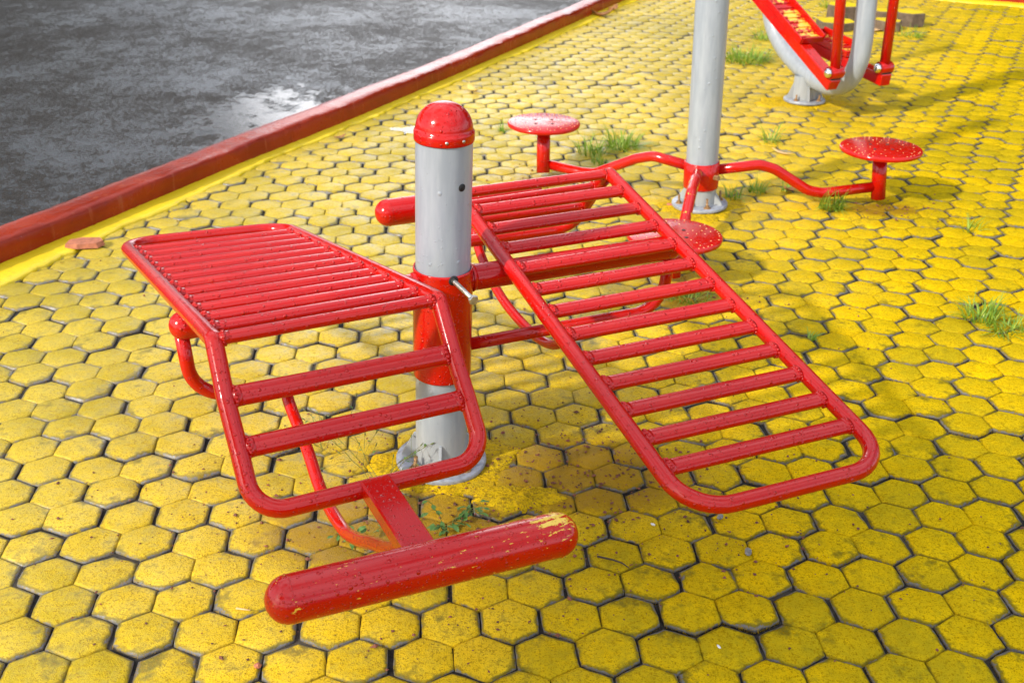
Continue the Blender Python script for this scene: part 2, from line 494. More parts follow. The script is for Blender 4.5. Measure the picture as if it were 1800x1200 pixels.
KB = [(-3.35, -.35), (-2.05, 2.35), (-1.601, 3.357), (-1.445, 3.690), (-1.290, 4.030), (-1.103, 4.440), (-.914, 4.815), (-.690, 5.280), (-.503, 5.690), (-.153, 6.472),
      (.357, 7.628), (.819, 8.699), (1.33, 9.88)]
KC = Vector((1.33, 9.88)); K2 = Vector((9.2, 6.02))       # corner and far end of the second kerb
def seg_d(px, py, a, b):
    ax, ay = a; bx, by = b
    dx, dy = bx - ax, by - ay
    t = max(0, min(1, ((px - ax) * dx + (py - ay) * dy) / (dx * dx + dy * dy)))
    qx, qy = ax + dx * t - px, ay + dy * t - py
    cr = dx * (py - ay) - dy * (px - ax)
    return math.hypot(qx, qy), cr
def inside(x, y):
    """distance inside the kerbs (positive on the paved side)"""
    best = (9, 0)
    for a, b in zip(KB[:-1], KB[1:]):
        d = seg_d(x, y, a, b)
        if d[0] < best[0]: best = d
    d1 = best[0] if best[1] < 0 else -best[0]
    d, cr = seg_d(x, y, KC, K2)
    d2 = d if cr < 0 else -d
    return min(d1, d2)

def trihex(i, j):
    k = i // 2
    r = (j - k) % 3
    if i % 2 == 0:
        if r == 2: return (k, 0, j + 1)
        if r == 0: return (k, 0, j)
        return (k, 1, j - 1)
    if r == 0: return (k, 0, j)
    return (k, 1, j - (1 if r == 1 else 2))
NB = [(1, 0), (1, 1), (0, 1), (-1, 0), (-1, -1), (0, -1)]

def build_pavers():
    verts = []; faces = []; hexr = []; wearv = []
    cells = {}
    for i in range(-70, 90):
        for j in range(-100, 45):
            c = latt(i, j)
            if -3.2 < c.x < 8.0 and -.4 < c.y < 10.2 and inside(c.x, c.y) > -.01:
                cells[(i, j)] = c
    info = {}
    for key in cells:
        tid = trihex(*key)
        if tid not in info:
            mem = [q for q in [(key[0] + a, key[1] + b) for a in (-2, -1, 0, 1, 2) for b in (-2, -1, 0, 1, 2)] if trihex(*q) == tid]
            cen = sum((latt(*q) for q in mem), Vector()) / len(mem)
            g = random.Random(hash(tid) & 0xffffff)
            dz = g.gauss(0, .0016)
            if (cen.x + .465) ** 2 / .018 + (cen.y - 5.06) ** 2 / .016 < 1: dz = -.0052       # a hollow that holds rain water
            info[tid] = (cen, R(g.gauss(0, .55)), V(g.gauss(0, .0010), g.gauss(0, .0010), dz), g.gauss(0, .009), g.gauss(0, .009), g.random())
    for (i, j), c in cells.items():
        tid = trihex(i, j)
        cen, rot, sh, tx, ty, tr = info[tid]
        g = random.Random((i * 7919 + j * 104729) & 0xffffff)
        hv = .55 * tr + .45 * g.random()
        filled = (tr * 7.3) % 1 < .42            # paint has closed the grooves of this block
        near = c.y < 5.2
        seg = 3 if near else 1
        off = []; joint = []
        for (di, dj) in NB:
            same = trihex(i + di, j + dj) == tid
            joint.append(not same)
            off.append(.0009 if same else max(.0008, g.gauss(.0022, .0014)))
        ang = [YAW - k * math.pi / 3 for k in range(6)]
        nrm = [V(math.cos(a), math.sin(a), 0) for a in ang]
        chips = [g.random() for _ in range(6)]
        def ring(ins):
            pts = []
            for k in range(6):
                k2 = (k + 1) % 6
                d1 = S / 2 - off[k] - ins[k]; d2 = S / 2 - off[k2] - ins[k2]
                n1, n2 = nrm[k], nrm[k2]
                det = n1.x * n2.y - n1.y * n2.x
                pts.append(V((d1 * n2.y - n1.y * d2) / det, (n1.x * d2 - d1 * n2.x) / det, 0))
            # corner k sits between edge k and edge k+1 ; walk edges
            out = []; inf = []
            for k in range(6):
                a, b = pts[k], pts[(k + 1) % 6]
                e = (k + 1) % 6                      # edge between corner k and k+1
                for q in range(seg):
                    t = q / seg
                    out.append(a.lerp(b, t))
                    inf.append((e, k if t < .5 else (k + 1) % 6, q == 0))
            return out, inf
        insT = [.0105 if joint[k] else .0075 for k in range(6)]
        insM = [.0052 if joint[k] else .0040 for k in range(6)]
        b0 = len(verts)
        n = 6 * seg
        def put(p, z, w):
            q = p + c - cen
            cr, sr = math.cos(rot), math.sin(rot)
            x = q.x * cr - q.y * sr; y = q.x * sr + q.y * cr
            verts.append((cen.x + sh.x + x, cen.y + sh.y + y, sh.z + tx * x + ty * y + z))
            hexr.append(hv); wearv.append(w)
        put(V(0, 0, 0), .0006, 0.0)
        for lev, ins in ((0, insT), (1, insM), (2, [0] * 6), (3, [0] * 6)):
            P, I = ring(ins)
            for p, (e, cn, cor) in zip(P, I):
                jj = joint[e] or (cor and joint[(e - 1) % 6])
                jn = (1 + g.uniform(-.018, .016) if near and lev in (1, 2) else 1) * ((.978 if joint[e] and joint[(e - 1) % 6] else 1) if cor and lev < 3 and near else 1)
                chip = max(0, chips[cn] - .80) * 5 if jj else 0
                if lev == 0: z = 0; w = .10 + .55 * chip
                elif lev == 1: z = -.0009 - (.0012 * g.random() if jj else 0) - .002 * chip; w = (.52 if jj else .22) + .6 * chip
                elif lev == 2: z = (-.0034 if jj else (-.0012 if filled else -.0030)) - .003 * chip - .001 * g.random(); w = (1.06 if jj else (.18 if filled else .70)) + .15 * chip
                else: z = -.020; w = 1.45 if jj else .75
                put(p * jn, z, w)
        r0 = b0 + 1
        for k in range(n):
            k2 = (k + 1) % n
            faces.append((b0, r0 + k2, r0 + k))
            for lev in range(3):
                a = r0 + lev * n; b = a + n
                faces.append((a + k, a + k2, b + k2, b + k))
    me = bpy.data.meshes.new('paving')
    me.from_pydata(verts, [], faces)
    for nm, arr in (('hexrnd', hexr), ('wear', wearv)):
        at = me.attributes.new(nm, 'FLOAT', 'POINT'); at.data.foreach_set('value', arr)
    me.polygons.foreach_set('use_smooth', [True] * len(faces))
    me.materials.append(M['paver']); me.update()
    o = bpy.data.objects.new('pavement', me); COL.objects.link(o)
    prop(o, kind='structure')
build_pavers()

# bedding under the pavers, seen in the joints
mb = MB()
edge = [(x, y) for x, y in KB] + [(K2.x, K2.y), (9.2, -.6), (-3.4, -.6)]
mb.v = [V(x, y, -.0085) for x, y in edge]; mb.face(tuple(reversed(range(len(edge)))), 0, False)
prop(mb.build('joint_bed', M['joint']), kind='structure')
# wet asphalt, one sheet to the horizon
mb = MB(); L = 400
mb.v = [V(-L, -L, -.035), V(L, -L, -.035), V(L, L, -.035), V(-L, L, -.035)]; mb.face((0, 1, 2, 3), 0, False)
prop(mb.build('road', M['road']), kind='structure')

def resample(pts, step):
    P = [Vector((x, y)) for x, y in pts]; out = [P[0]]
    for a, b in zip(P[:-1], P[1:]):
        k = max(1, int((b - a).length / step))
        for q in range(1, k + 1): out.append(a.lerp(b, q / k))
    return out

def kerb_mesh(pts, w, h, name):
    P = resample(pts, .035); g = random.Random(3)
    mb = MB(); k = len(P)
    prof = [(0, -.05), (0, .02), (0, h * .55), (.001, h - .012), (.004, h - .005), (.011, h), (w * .35, h + .001), (w * .7, h), (w - .012, h - .001), (w - .004, h - .007), (w, h - .018), (w, .02), (w, -.06)]
    ph = [g.uniform(0, 6.28) for _ in range(8)]
    step = 0.0
    for i in range(k):
        t = (P[min(i + 1, k - 1)] - P[max(i - 1, 0)]).normalized()
        nn = Vector((-t.y, t.x))
        if g.random() < .07: step = g.uniform(-.006, .006)
        step *= .93
        for a, (u, z) in enumerate(prof):
            dz = .0025 * math.sin(i * .11 + ph[0]) + .0015 * math.sin(i * .31 + ph[1]) + g.gauss(0, .0006)
            du = .004 * math.sin(i * .07 + ph[2]) + .002 * math.sin(i * .23 + ph[3]) + g.gauss(0, .0007)
            if a in (3, 4, 5): dz += step + g.gauss(0, .0014); du -= step * .8 + g.gauss(0, .001)
            if z < .03: du *= .2; dz = 0
            q = P[i] + nn * (u + du)
            mb.v.append(V(q.x, q.y, z + dz))
    m = len(prof)
    for i in range(k - 1):
        for a in range(m - 1):
            mb.face((i * m + a, i * m + a + 1, (i + 1) * m + a + 1, (i + 1) * m + a))
    mb.face(tuple(range(m)), 0, False); mb.face(tuple((k - 1) * m + a for a in reversed(range(m))), 0, False)
    return prop(mb.build(name, M['kerb']), kind='structure')
kerb_mesh(KB, .125, .082, 'kerb')
kerb_mesh([(KC.x + .06, KC.y - .03), (K2.x, K2.y)], .125, .082, 'kerb')

def cement(pts, wid, name):
    """yellow cement fillet between kerb and pavers with a ragged inner edge"""
    P = resample(pts, .018); g = random.Random(11); mb = MB(); k = len(P)
    r = 0
    for i in range(k):
        t = (P[min(i + 1, k - 1)] - P[max(i - 1, 0)]).normalized(); nn = Vector((t.y, -t.x))
        r = r * .86 + g.gauss(0, .0045)
        w = wid(P[i]) + r + .012 * math.sin(i * .17) * math.sin(i * .053 + 1)
        w = max(.02, w)
        for (f, z) in ((-.012, .016), (.3, .012), (.75, .0085), (.96, .0062), (1.0, .0005), (1.0, -.012)):
            q = P[i] + nn * (w * f if f > 0 else f)
            mb.v.append(V(q.x, q.y, z + g.gauss(0, .0006)))
    for i in range(k - 1):
        for a in range(5): mb.face((i * 6 + a, (i + 1) * 6 + a, (i + 1) * 6 + a + 1, i * 6 + a + 1))
    return prop(mb.build(name, M['cement']), kind='structure')
def wk(p): return max(.045, .135 - .05 * max(0, p.y - 3.0)) if p.y < 5.5 else .05
cement(KB, wk, 'cement_edging')
cement([(KC.x + .08, KC.y - .04), (K2.x, K2.y)], lambda p: .09, 'cement_edging')

# puddle in the hollow beside the kerb
mb = MB(); g = random.Random(5); n = 40
mb.v.append(V(-.465, 5.06, -.0032))
for k in range(n):
    a = 2 * math.pi * k / n
    rr = 1 + .22 * math.sin(2 * a + 1) + .14 * math.sin(5 * a) + .08 * math.sin(9 * a + 2)
    mb.v.append(V(-.465 + .080 * rr * math.cos(a), 5.06 + .075 * rr * math.sin(a), -.0032))
for k in range(n): mb.face((0, 1 + k, 1 + (k + 1) % n))
prop(mb.build('puddle', M['water']), kind='structure')

# ---------------------------------------------------------------- shared machine pieces
def flange_parts(parent, base, up, r_post=.057, r=.1, bolt_mat='rust', bolts=(45, 135, 225, 315), gus=(0, 90, 180, 270), gus_h=.06, rise=.012):
    """round base plate with gusset fins and anchor bolts, in the parent's space"""
    base = Vector(base) + Vector(up) * .006; up = Vector(up).normalized()
    mb = MB(); mb.lathe([(0, .0), (r, .0), (r + .001, .002), (r + .001, rise - .003), (r - .002, rise), (r_post + .001, rise)], base, up, 56)
    bp = mb.build('base_plate', M['galv'], parent)
    a0 = up.orthogonal().normalized(); b0 = up.cross(a0)
    x = Vector((1, 0, 0)); x = (x - up * x.dot(up)).normalized(); y = up.cross(x)
    for d in gus:
        dr = x * math.cos(R(d)) + y * math.sin(R(d)); sd = up.cross(dr)
        mb = MB(); th = .003
        tri = [(r_post - .002, rise), (r - .012, rise), (r - .012, rise + .006), (r_post + .004, rise + gus_h), (r_post - .002, rise + gus_h)]
        for sg in (-1, 1):
            for (q, z) in tri: mb.v.append(base + dr * q + up * z + sd * (th * sg))
        mb.face((4, 3, 2, 1, 0), 0, False); mb.face((5, 6, 7, 8, 9), 0, False)
        for q in range(5):
            q2 = (q + 1) % 5; mb.face((q, q2, 5 + q2, 5 + q), 0, False)
        mb.build('gusset_fin', M['grey'], bp)
    for d in bolts:
        dr = x * math.cos(R(d)) + y * math.sin(R(d))
        o = base + dr * (r - .021) + up * rise
        mb = MB()
        mb.lathe([(0, .0015), (.013, .0015), (.013, 0)][::-1], o, up, 20)
        mb.lathe([(.0085, .0015), (.0085, .009), (0, .009)], o, up, 6, sm=False)
        tl = up + dr * rnd.uniform(-.12, .12)
        mb.lathe([(.0042, .006), (.0042, .026 + rnd.uniform(0, .01)), (0, .027 + rnd.uniform(0, .01))], o, tl, 10)
        mb.build('anchor_bolt', M[bolt_mat], bp)
    return bp

# ================================================================ sit-up bench
s_ax = Vector((0.89793089, 0.44006428, -0.00797171)); l_ax = Vector((-0.43961057, 0.89759599, 0.03261878)); u_ax = Vector((0.02150974, -0.02578496, 0.99943607))
rot1 = Matrix((s_ax, l_ax, u_ax)).transposed()
B1 = (-0.14489887, 2.24816623, 0.0005)
bench = empty('sit_up_bench', B1, rot1)
prop(bench, 'red sit-up bench with two bent slatted boards either side of a short grey post', 'exercise bench')
PX = -.0115
# post
mb = MB(); mb.lathe([(.057, .006), (.057, .765)], (PX, 0, 0), (0, 0, 1), 48)
mb.lathe([(.0571, .765), (0, .765)], (PX, 0, 0), (0, 0, 1), 48)
post = mb.build('post', M['grey'], bench)
flange_parts(bench, (PX, 0, 0.0), (0, 0, 1), bolt_mat='rust', bolts=(20, 110, 200, 290), gus=(65, 155, 245, 335))
mb = MB()
capp = [(.0575, .750), (.0592, .7495), (.0602, .752), (.0602, .7675), (.0592, .770), (.0572, .7712)]
for k in range(1, 13):
    a = R(90 * k / 12); capp.append((.0572 * math.cos(a) ** .92 if k < 12 else 0, .7712 + .054 * math.sin(a)))
mb.lathe(capp, (PX, 0, 0), (0, 0, 1), 56)
cap = mb.build('post_cap', M['red'], post)
for a in (-108, -74):
    d = V(math.cos(R(a)), math.sin(R(a)), 0)
    mb = MB(); mb.lathe([(0, .0012), (.0032, .0012), (.0032, -.002)][::-1], V(PX, 0, .760) + d * .0602, d, 14); mb.build('cap_screw', M['steel'], post)
hd = V(.0 + math.sin(R(16)), -math.cos(R(16)), 0)
mb = MB(); mb.lathe([(.0080, -.004), (.0080, .0), (0, .0)], V(PX, 0, .6665) + hd * .0574, hd, 22); mb.build('bolt_hole', M['black'], post)
# sleeve and its long loose bolt
mb = MB(); mb.lathe([(.0585, .470), (.0585, .4795), (.0605, .4810), (.0622, .4795), (.0625, .476), (.0625, .236), (.0620, .2315), (.0600, .2305), (.0575, .2310)], (PX, 0, 0), (0, 0, 1), 56)
sleeve = mb.build('sleeve', M['red'], bench)
b0 = V(-.0150, -.060, .4735); b1 = V(-.0110, -.150, .4700)
mb = MB(); mb.lathe([(.0105, -.0004), (.0105, .0008), (0, .0008)], V(-.0145, -.0622, .4735), (b1 - b0), 18, m=1)
dd = (b1 - b0).normalized()
mb.tube([b0, b1], .0047, n=12)
for q in range(14):
    c = b0 + dd * (.010 + q * .0035); mb.lathe([(.0047, 0), (.0053, .0012), (.0047, .0024)], c, dd, 12)
mb.lathe([(.0103, 0), (.0108, .001), (.0108, .0062), (.0095, .0072), (0, .0072)], b1, dd, 6, sm=False)
mb.build('long_bolt', [M['steel'], M['black']], sleeve)

def add_drops(mb, path, r, up, count, g, m):
    """small hanging and lying water beads along a straight bar"""
    a, b = Vector(path[0]), Vector(path[-1])
    up = Vector(up)
    for _ in range(count):
        t = g.uniform(.03, .97)
        c = a.lerp(b, t) - up * (r * .97)
        q = g.uniform(.0013, .0026)
        mb.ball(c, q, (1, 1, 1.15), 8, 5, m)

def board(kp, end_pts, far_y, roller, hook, sgn):
    """kp: left/right key points down the bent frame; sgn -1 = left board, +1 = right board"""
    g = random.Random(20 + sgn)
    fl, fr = kp['far']; bl, br = kp['bend']
    ext = far_y
    farL = Vector(bl).lerp(Vector(fl), ext); farR = Vector(br).lerp(Vector(fr), ext)
    s1l, s1r = kp['s1']; s2l, s2r = kp['s2']; el, er = kp['end']
    loop = [farL, bl, s1l, s2l, el, er, s2r, s1r, br, farR]
    rad = [.085, .012, .15, .25, .092, .092, .25, .15, .012, .085]
    rf = .0158
    mb = MB(); mb.tube(fillet(loop, rad, 9, True), rf, n=18, closed=True, up=(0, 0, 1))
    fo = mb.build('bench_board', M['red'], bench)
    # slats: flattened tubes lying in the plane of the board
    def slat(a, b, nrm, ra, rb, drops):
        a, b = Vector(a), Vector(b)
        d = (b - a).normalized()
        mb = MB(); P = [a + d * .008, a + d * .030, b - d * .030, b - d * .008]
        mb.tube(P, ra, rb, n=18, up=nrm)
        # weld fillets
        for e, q in ((a, 1), (b, -1)):
            mb.tube([e + d * q * .012, e + d * q * .020, e + d * q * .026], [ra * 1.03, ra * 1.02, ra * .99], rb * 1.03, n=14, up=nrm)
        nn2 = Vector(nrm).normalized(); sd2 = d.cross(nn2)
        for e, q in ((a, 1), (b, -1)):
            for k in range(15):
                th = 2 * math.pi * (k + g.uniform(-.25, .25)) / 15
                mb.ball(e + d * q * (.0135 + .0035 * abs(math.sin(th)) + g.uniform(-.001, .0012)) + sd2 * (ra * 1.0 * math.cos(th)) + nn2 * (rb * 1.0 * math.sin(th)), g.uniform(.0026, .0040), (1, 1, 1), 7, 5)
        add_drops(mb, (a + d * .02, b - d * .02), rb, (0, 0, 1), drops, g, 1)
        mb.build('slat', [M['red'], M['water']], fo)
    sx = (Vector(br) - Vector(bl)).normalized()
    nflat = sx.cross(Vector(fl) - Vector(bl)).normalized()
    if nflat.z < 0: nflat = -nflat
    for k in range(13):
        t = k / 12
        if k == 0: slat(Vector(bl), Vector(br), nflat, .0135, .0115, 9)
        else: slat(Vector(bl).lerp(Vector(fl), t), Vector(br).lerp(Vector(fr), t), nflat, .0172, .0122, 7)
    nb = sx.cross(Vector(s2l) - Vector(s1l)).normalized()
    if nb.z < 0: nb = -nb
    for a, b in ((s1l, s1r), (s2l, s2r)): slat(a, b, nb, .0182, .0120, 8)
    # roller on its flat bracket
    ra, rb = Vector(roller[0]), Vector(roller[1])
    d = (rb - ra).normalized(); rr = .0365
    mid = (ra + rb) / 2
    holder = bpy.data.objects.new('foot_roller', None)
    mb = MB(); mb.tube([ra + d * rr * .95, rb - d * rr * .95], rr, n=36, caps='dome', up=(0, 0, 1))
    for e, q in ((ra, 1), (rb, -1)):
        c = e + d * q * rr * .98; mb.lathe([(rr + .0001, -.0012), (rr + .0009, 0), (rr + .0001, .0012)], c, d, 36)
    mb.v = [q - mid for q in mb.v]
    ro = mb.build('foot_roller', M['red_chip'], fo); ro.location = mid
    if sgn > 0: ro.data.materials[0] = M['red']
    em = (Vector(el) + Vector(er)) / 2
    t0 = em + V(0, 0, .003); t1 = V(em.x, mid.y, mid.z - .002)
    ay = (t1 - t0) / 2; wx = sx * .0265; az = ay.normalized().cross(sx).normalized()
    if az.z < 0: az = -az
    mb = MB(); mb.box((t0 + t1) / 2, wx, ay, az * .0155, .003)
    mb.build('roller_bracket', M['red'], fo)
    return fo

kpA = dict(far=((-.5457, .6485, .3388), (-.1392, .6465, .3310)), bend=((-.5400, -.2681, .5354), (-.1312, -.2645, .5389)),
           s1=((-.5430, -.3413, .4618), (-.1326, -.3387, .4648)), s2=((-.5405, -.4008, .3966), (-.1290, -.3977, .4016)), end=((-.5390, -.4791, .3151), (-.1278, -.4751, .3200)))
kpB = dict(far=((.1280, -.6408, .3337), (.5478, -.6510, .3356)), bend=((.1300, .2602, .5318), (.5375, .2708, .5297)),
           s1=((.1304, .3399, .4651), (.5465, .3393, .4722)), s2=((.1304, .3988, .3990), (.5470, .3964, .3993)), end=((.1304, .4760, .3171), (.5500, .4698, .3156)))
board(kpA, None, 1.122, ((-.586, -.7162, .3292), (-.0821, -.7249, .3221)), None, -1)
board(kpB, None, 1.117, ((.0949, .7163, .3251), (.592, .7200, .3251)), None, 1)
# arms, braces, curved bars
for sg in (-1, 1):
    mb = MB(); mb.tube([V(PX + sg * .040, 0, .4440), V(sg * .545, 0, .4400)], .0278, n=28, caps='dome')
    mb.tube([V(PX + sg * .0600, 0, .4440), V(PX + sg * .0640, 0, .4440), V(PX + sg * .070, 0, .4440)], [.0310, .0300, .0280], n=28)
    mb.build('support_arm', M['red'], bench)
    zb = .277 if sg < 0 else .2875
    pth = fillet([V(PX + sg * .050, 0, zb), V(sg * .538, 0, zb), V(sg * .550, 0, .428)], .100, 12)
    mb = MB(); mb.tube(pth, .0138, n=18); mb.build('brace_bar', M['red'], bench)
pA = [(-.345, .0, .276), (-.345, .030, .225), (-.345, -.10, .176), (-.345, -.190, .130), (-.345, -.313, .128), (-.345, -.400, .160), (-.345, -.490, .212), (-.343, -.560, .250), (-.338, -.630, .300)]
pB = [(.315, .0, .286), (.315, .030, .235), (.315, .122, .180), (.315, .244, .168), (.315, .394, .189), (.315, .518, .251), (.32, .575, .305)]
for pp in (pA, pB):
    mb = MB(); mb.tube(smooth(pp, 7), .0125, n=18); mb.build('curved_bar', M['red'], bench)

# ================================================================ waist twister
b2 = Vector((.6778, 4.0538, .004)); up2 = Vector((-.0243, -.012, 1)).normalized()
tw = empty('waist_twister', b2)
prop(tw, 'red three-armed standing waist twister with round foot discs around a tall grey post', 'exercise machine')
mb = MB(); mb.lathe([(.057, .004), (.057, 1.30), (.056, 1.312), (.04, 1.33), (0, 1.338)], (0, 0, 0), up2, 44)
p2 = mb.build('post', M['grey'], tw)
flange_parts(tw, (0, 0, 0), up2, bolt_mat='rust', bolts=(12, 102, 192, 282), gus=(57, 147, 237, 327), gus_h=.045)
mb = MB(); mb.lathe([(.0575, .170), (.0610, .1715), (.0635, .169), (.0635, .078), (.0615, .0745), (.0575, .075)], (0, 0, 0), up2, 48)
sl2 = mb.build('collar', M['red'], tw)
d = V(math.sin(R(40)), -math.cos(R(40)), .1).normalized()
mb = MB(); mb.lathe([(.0095, 0), (.0095, .016), (.0105, .017), (.0105, .022), (0, .022)], up2 * .118 + d * .060, d, 6, sm=False); mb.build('set_bolt', M['rust'], sl2)
def disc(c, r):
    c = Vector(c)
    mb = MB(); mb.lathe([(0, -.014), (r - .006, -.014), (r - .001, -.011), (r, -.007), (r, -.002), (r - .002, .0015), (r - .006, .003), (0, .0035)], c, (0, 0, 1), 72)
    g = random.Random(int(c.x * 1000))
    for ring, cnt in ((.28, 8), (.46, 14), (.64, 20), (.80, 26), (.93, 48)):
        for k in range(cnt):
            a = 2 * math.pi * k / cnt + ring * 3
            mb.ball(c + V(math.cos(a) * r * ring, math.sin(a) * r * ring, .0030), .0021, (1, 1, .6), 7, 4, 1 if g.random() < .5 else 0)
    for k in range(4):
        a = math.pi / 4 + k * math.pi / 2
        mb.lathe([(.0062, .0036), (.0062, .0045), (0, .0045)], c + V(math.cos(a) * .045, math.sin(a) * .045, 0), (0, 0, 1), 14, m=2)
    return mb
discs = [((1.3317, 4.1230, .213), .147, (1.3455, 4.1135, .024), [(.7147, 4.0583, .139), (.8862, 4.0762, .157), (.9451, 4.0824, .1395), (1.0788, 4.0965, .0560), (1.1337, 4.1022, .0450), (1.335, 4.1190, .0680)]),
         ((.1104, 4.4250, .208), .141, (.1115, 4.3850, .020), [(.6309, 4.0852, .146), (.5098, 4.1627, .1584), (.4517, 4.2015, .1352), (.3065, 4.2985, .0465), (.2538, 4.3336, .0400), (.1278, 4.4050, .0480)]),
         ((.4920, 3.3500, .148), .147, (.4940, 3.3400, .016), [(.6500, 3.9900, .145), (.6242, 3.8688, .160), (.5983, 3.7653, .145), (.5553, 3.6037, .070), (.5350, 3.5000, .050), (.4970, 3.3600, .052)])]
for k, (dc, dr, sb, arm) in enumerate(discs):
    mb = MB(); mb.tube(fillet([Vector(q) - b2 for q in arm], [0, .10, .10, .10, .10, 0], 6), .0190, n=20)
    ao = mb.build('swing_arm', M['red_arm'] if k == 2 else M['red'], tw)
    dc, sb = Vector(dc), Vector(sb)
    top = V(dc.x, dc.y, dc.z - .014)
    mb = MB(); mb.tube([sb - b2, top - b2], .0262, n=26)
    mb.tube([top - b2 - V(0, 0, .018), top - b2 - V(0, 0, .001)], .0275, n=26)
    mb.build('disc_stem', M['red'], ao)
    o = disc(dc - b2, dr).build('foot_disc', [M['red'], M['stud'], M['black']], ao)

# ================================================================ walker
s3 = Vector((.8980, .4401, 0)).normalized(); l3 = Vector((-s3.y, s3.x, 0))
rot3 = Matrix((s3, l3, Vector((0, 0, 1)))).transposed()
wk3 = empty('stride_walker', (1.4221, 5.6644, .004), rot3)
prop(wk3, 'grey bent-pipe walking machine with two red pedal beams hung on rods, behind the twister', 'exercise machine')
mb = MB(); mb.lathe([(.058, .004), (.058, .13)], (0, .012, 0), (0, 0, 1), 40); mb.build('pedestal', M['grey'], wk3)
flange_parts(wk3, (0, .008, 0), (0, 0, 1), bolt_mat='rust', bolts=(200, 290, 20, 110), gus=(245, 335, 65, 155), gus_h=.075)
pipe = smooth([(0, .352, 1.15), (0, .350, .80), (0, .346, .55), (0, .342, .441), (0, .333, .370), (0, .284, .292), (0, .187, .215), (0, .061, .157), (0, -.071, .121), (0, -.192, .120), (0, -.286, .168), (0, -.331, .257), (0, -.341, .354), (0, -.336, .467), (0, -.330, .60), (0, -.325, .85), (0, -.322, 1.15)], 6)
mb = MB(); mb.tube(pipe, .0455, n=32); mb.build('bent_pipe', M['grey'], wk3)
for sg in (-1, 1):
    x = -.152 if sg < 0 else .140
    if sg < 0: a, b = V(x, .290, .495), V(x, -.362, .172)
    else: a, b = V(x, .300, .256), V(x, -.378, .174)
    d = (b - a).normalized(); nz = V(0, -d.z, d.y)
    if nz.z < 0: nz = -nz
    mb = MB(); mb.box((a + b) / 2, V(.030, 0, 0), (b - a) / 2, nz * .027, .004)
    beam = mb.build('pedal_beam', M['red'], wk3)
    # pedal tray
    t0, t1 = a.lerp(b, .14), a.lerp(b, .62)
    off = V(.032, 0, 0) + nz * .036
    mb = MB(); c = (t0 + t1) / 2 + off; hl = (t1 - t0) / 2
    mb.box(c, V(.062, 0, 0), hl, nz * .006, .002, 1)
    mb.box(c + V(-.0645, 0, 0) + nz * .008, V(.004, 0, 0), hl + d * .006, nz * .0145, .002)
    mb.box(c + V(.0645, 0, 0) + nz * .012, V(.004, 0, 0), hl + d * .006, nz * .022, .002)
    mb.box(c + hl + d * .004 + nz * .009, V(.0602, 0, 0), d * .004, nz * .0150, .002)
    mb.box(c - hl - d * .004 + nz * .009, V(.0602, 0, 0), d * .004, nz * .0150, .002)
    for q in range(9):
        mb.box(c - hl + hl * 2 * (q + .7) / 9.4 + nz * .0085, V(.052, 0, 0), d * .006, nz * .003, .0015, 1)
    mb.build('pedal', [M['red'], M['red_pedal']], beam)
    # pivot at the near end: bracket block, drum, dome bolts
    pv = b - d * .030 + nz * .046
    mb = MB(); mb.box(b - d * .030 + nz * .026, V(.0285, 0, 0), d * .026, nz * .010, .002); mb.build('pivot_bracket', M['black'], beam)
    mb = MB(); mb.lathe([(.0, -.036), (.027, -.036), (.0295, -.033), (.0295, .033), (.027, .036), (0, .036)], pv + nz * .004, (1, 0, 0), 28)
    dm = mb.build('pivot_drum', M['red'], beam)
    for e in (-1, 1):
        mb = MB(); mb.lathe([(.022, 0), (.022, .004), (.019, .011), (.011, .016), (0, .018)], pv + nz * .004 + V(e * .036, 0, 0), (e, 0, 0), 24); mb.build('dome_bolt', M['chrome'], dm)
    top = V(x, -.285 if sg < 0 else -.345, 1.15)
    mb = MB(); mb.tube([pv + nz * .006, top], .0235, n=24); mb.build('hanger_rod', M['red'], wk3)
    # upper axle of the beam
    ua = a.lerp(b, .045) + nz * .010
    mb = MB(); mb.lathe([(.0, -.036), (.027, -.036), (.0295, -.033), (.0295, .033), (.027, .036), (0, .036)], ua, (1, 0, 0), 28)
    dm = mb.build('pivot_drum', M['red'], beam)
    for e in (-1, 1):
        mb = MB(); mb.lathe([(.022, 0), (.022, .004), (.019, .011), (.011, .016), (0, .018)], ua + V(e * .036, 0, 0), (e, 0, 0), 24); mb.build('dome_bolt', M['chrome'], dm)

# rough yellow mortar left round the base plates
def mortar(x, y, r, seed, label_name='mortar_patch', sx=1.0, sy=1.0, offx=0, offy=0, h=.012):
    g = random.Random(seed); mb = MB(); n = 120; ph = [g.uniform(0, 6.28) for _ in range(6)]
    rings = [0, .35, .6, .75, .88, 1.0, 1.04]
    for k, f in enumerate(rings):
        for j in range(n):
            a = 2 * math.pi * j / n
            rr = r * (1 + .16 * math.sin(2 * a + ph[0]) + .10 * math.sin(3 * a + ph[1]) + .07 * math.sin(7 * a + ph[2]) + .05 * math.sin(13 * a + ph[3]) + .035 * math.sin(23 * a + ph[4]) + .025 * math.sin(41 * a + ph[5]))
            z = h * (1 - .75 * f ** 3) + (g.gauss(0, .0011) if f > 0 else 0) if f < .98 else (.0005 if f == 1.0 else -.012)
            mb.v.append(V(x + offx * f + rr * f * sx * math.cos(a), y + offy * f + rr * f * sy * math.sin(a), z))
    for k in range(len(rings) - 1):
        for j in range(n):
            j2 = (j + 1) % n
            mb.face((k * n + j, k * n + j2, (k + 1) * n + j2, (k + 1) * n + j))
    prop(mb.build('mortar_patch', M['mortar']), kind='structure')
mortar(-.155, 2.248, .128, 1, sx=1.08, sy=.98, offx=.012, offy=-.012, h=.004)
mortar(.015, 2.105, .066, 4, sx=1.25, sy=.8, h=.011)
mortar(.678, 4.05, .150, 2, h=.006)
mortar(1.422, 5.67, .165, 3, sx=1.2, h=.006)

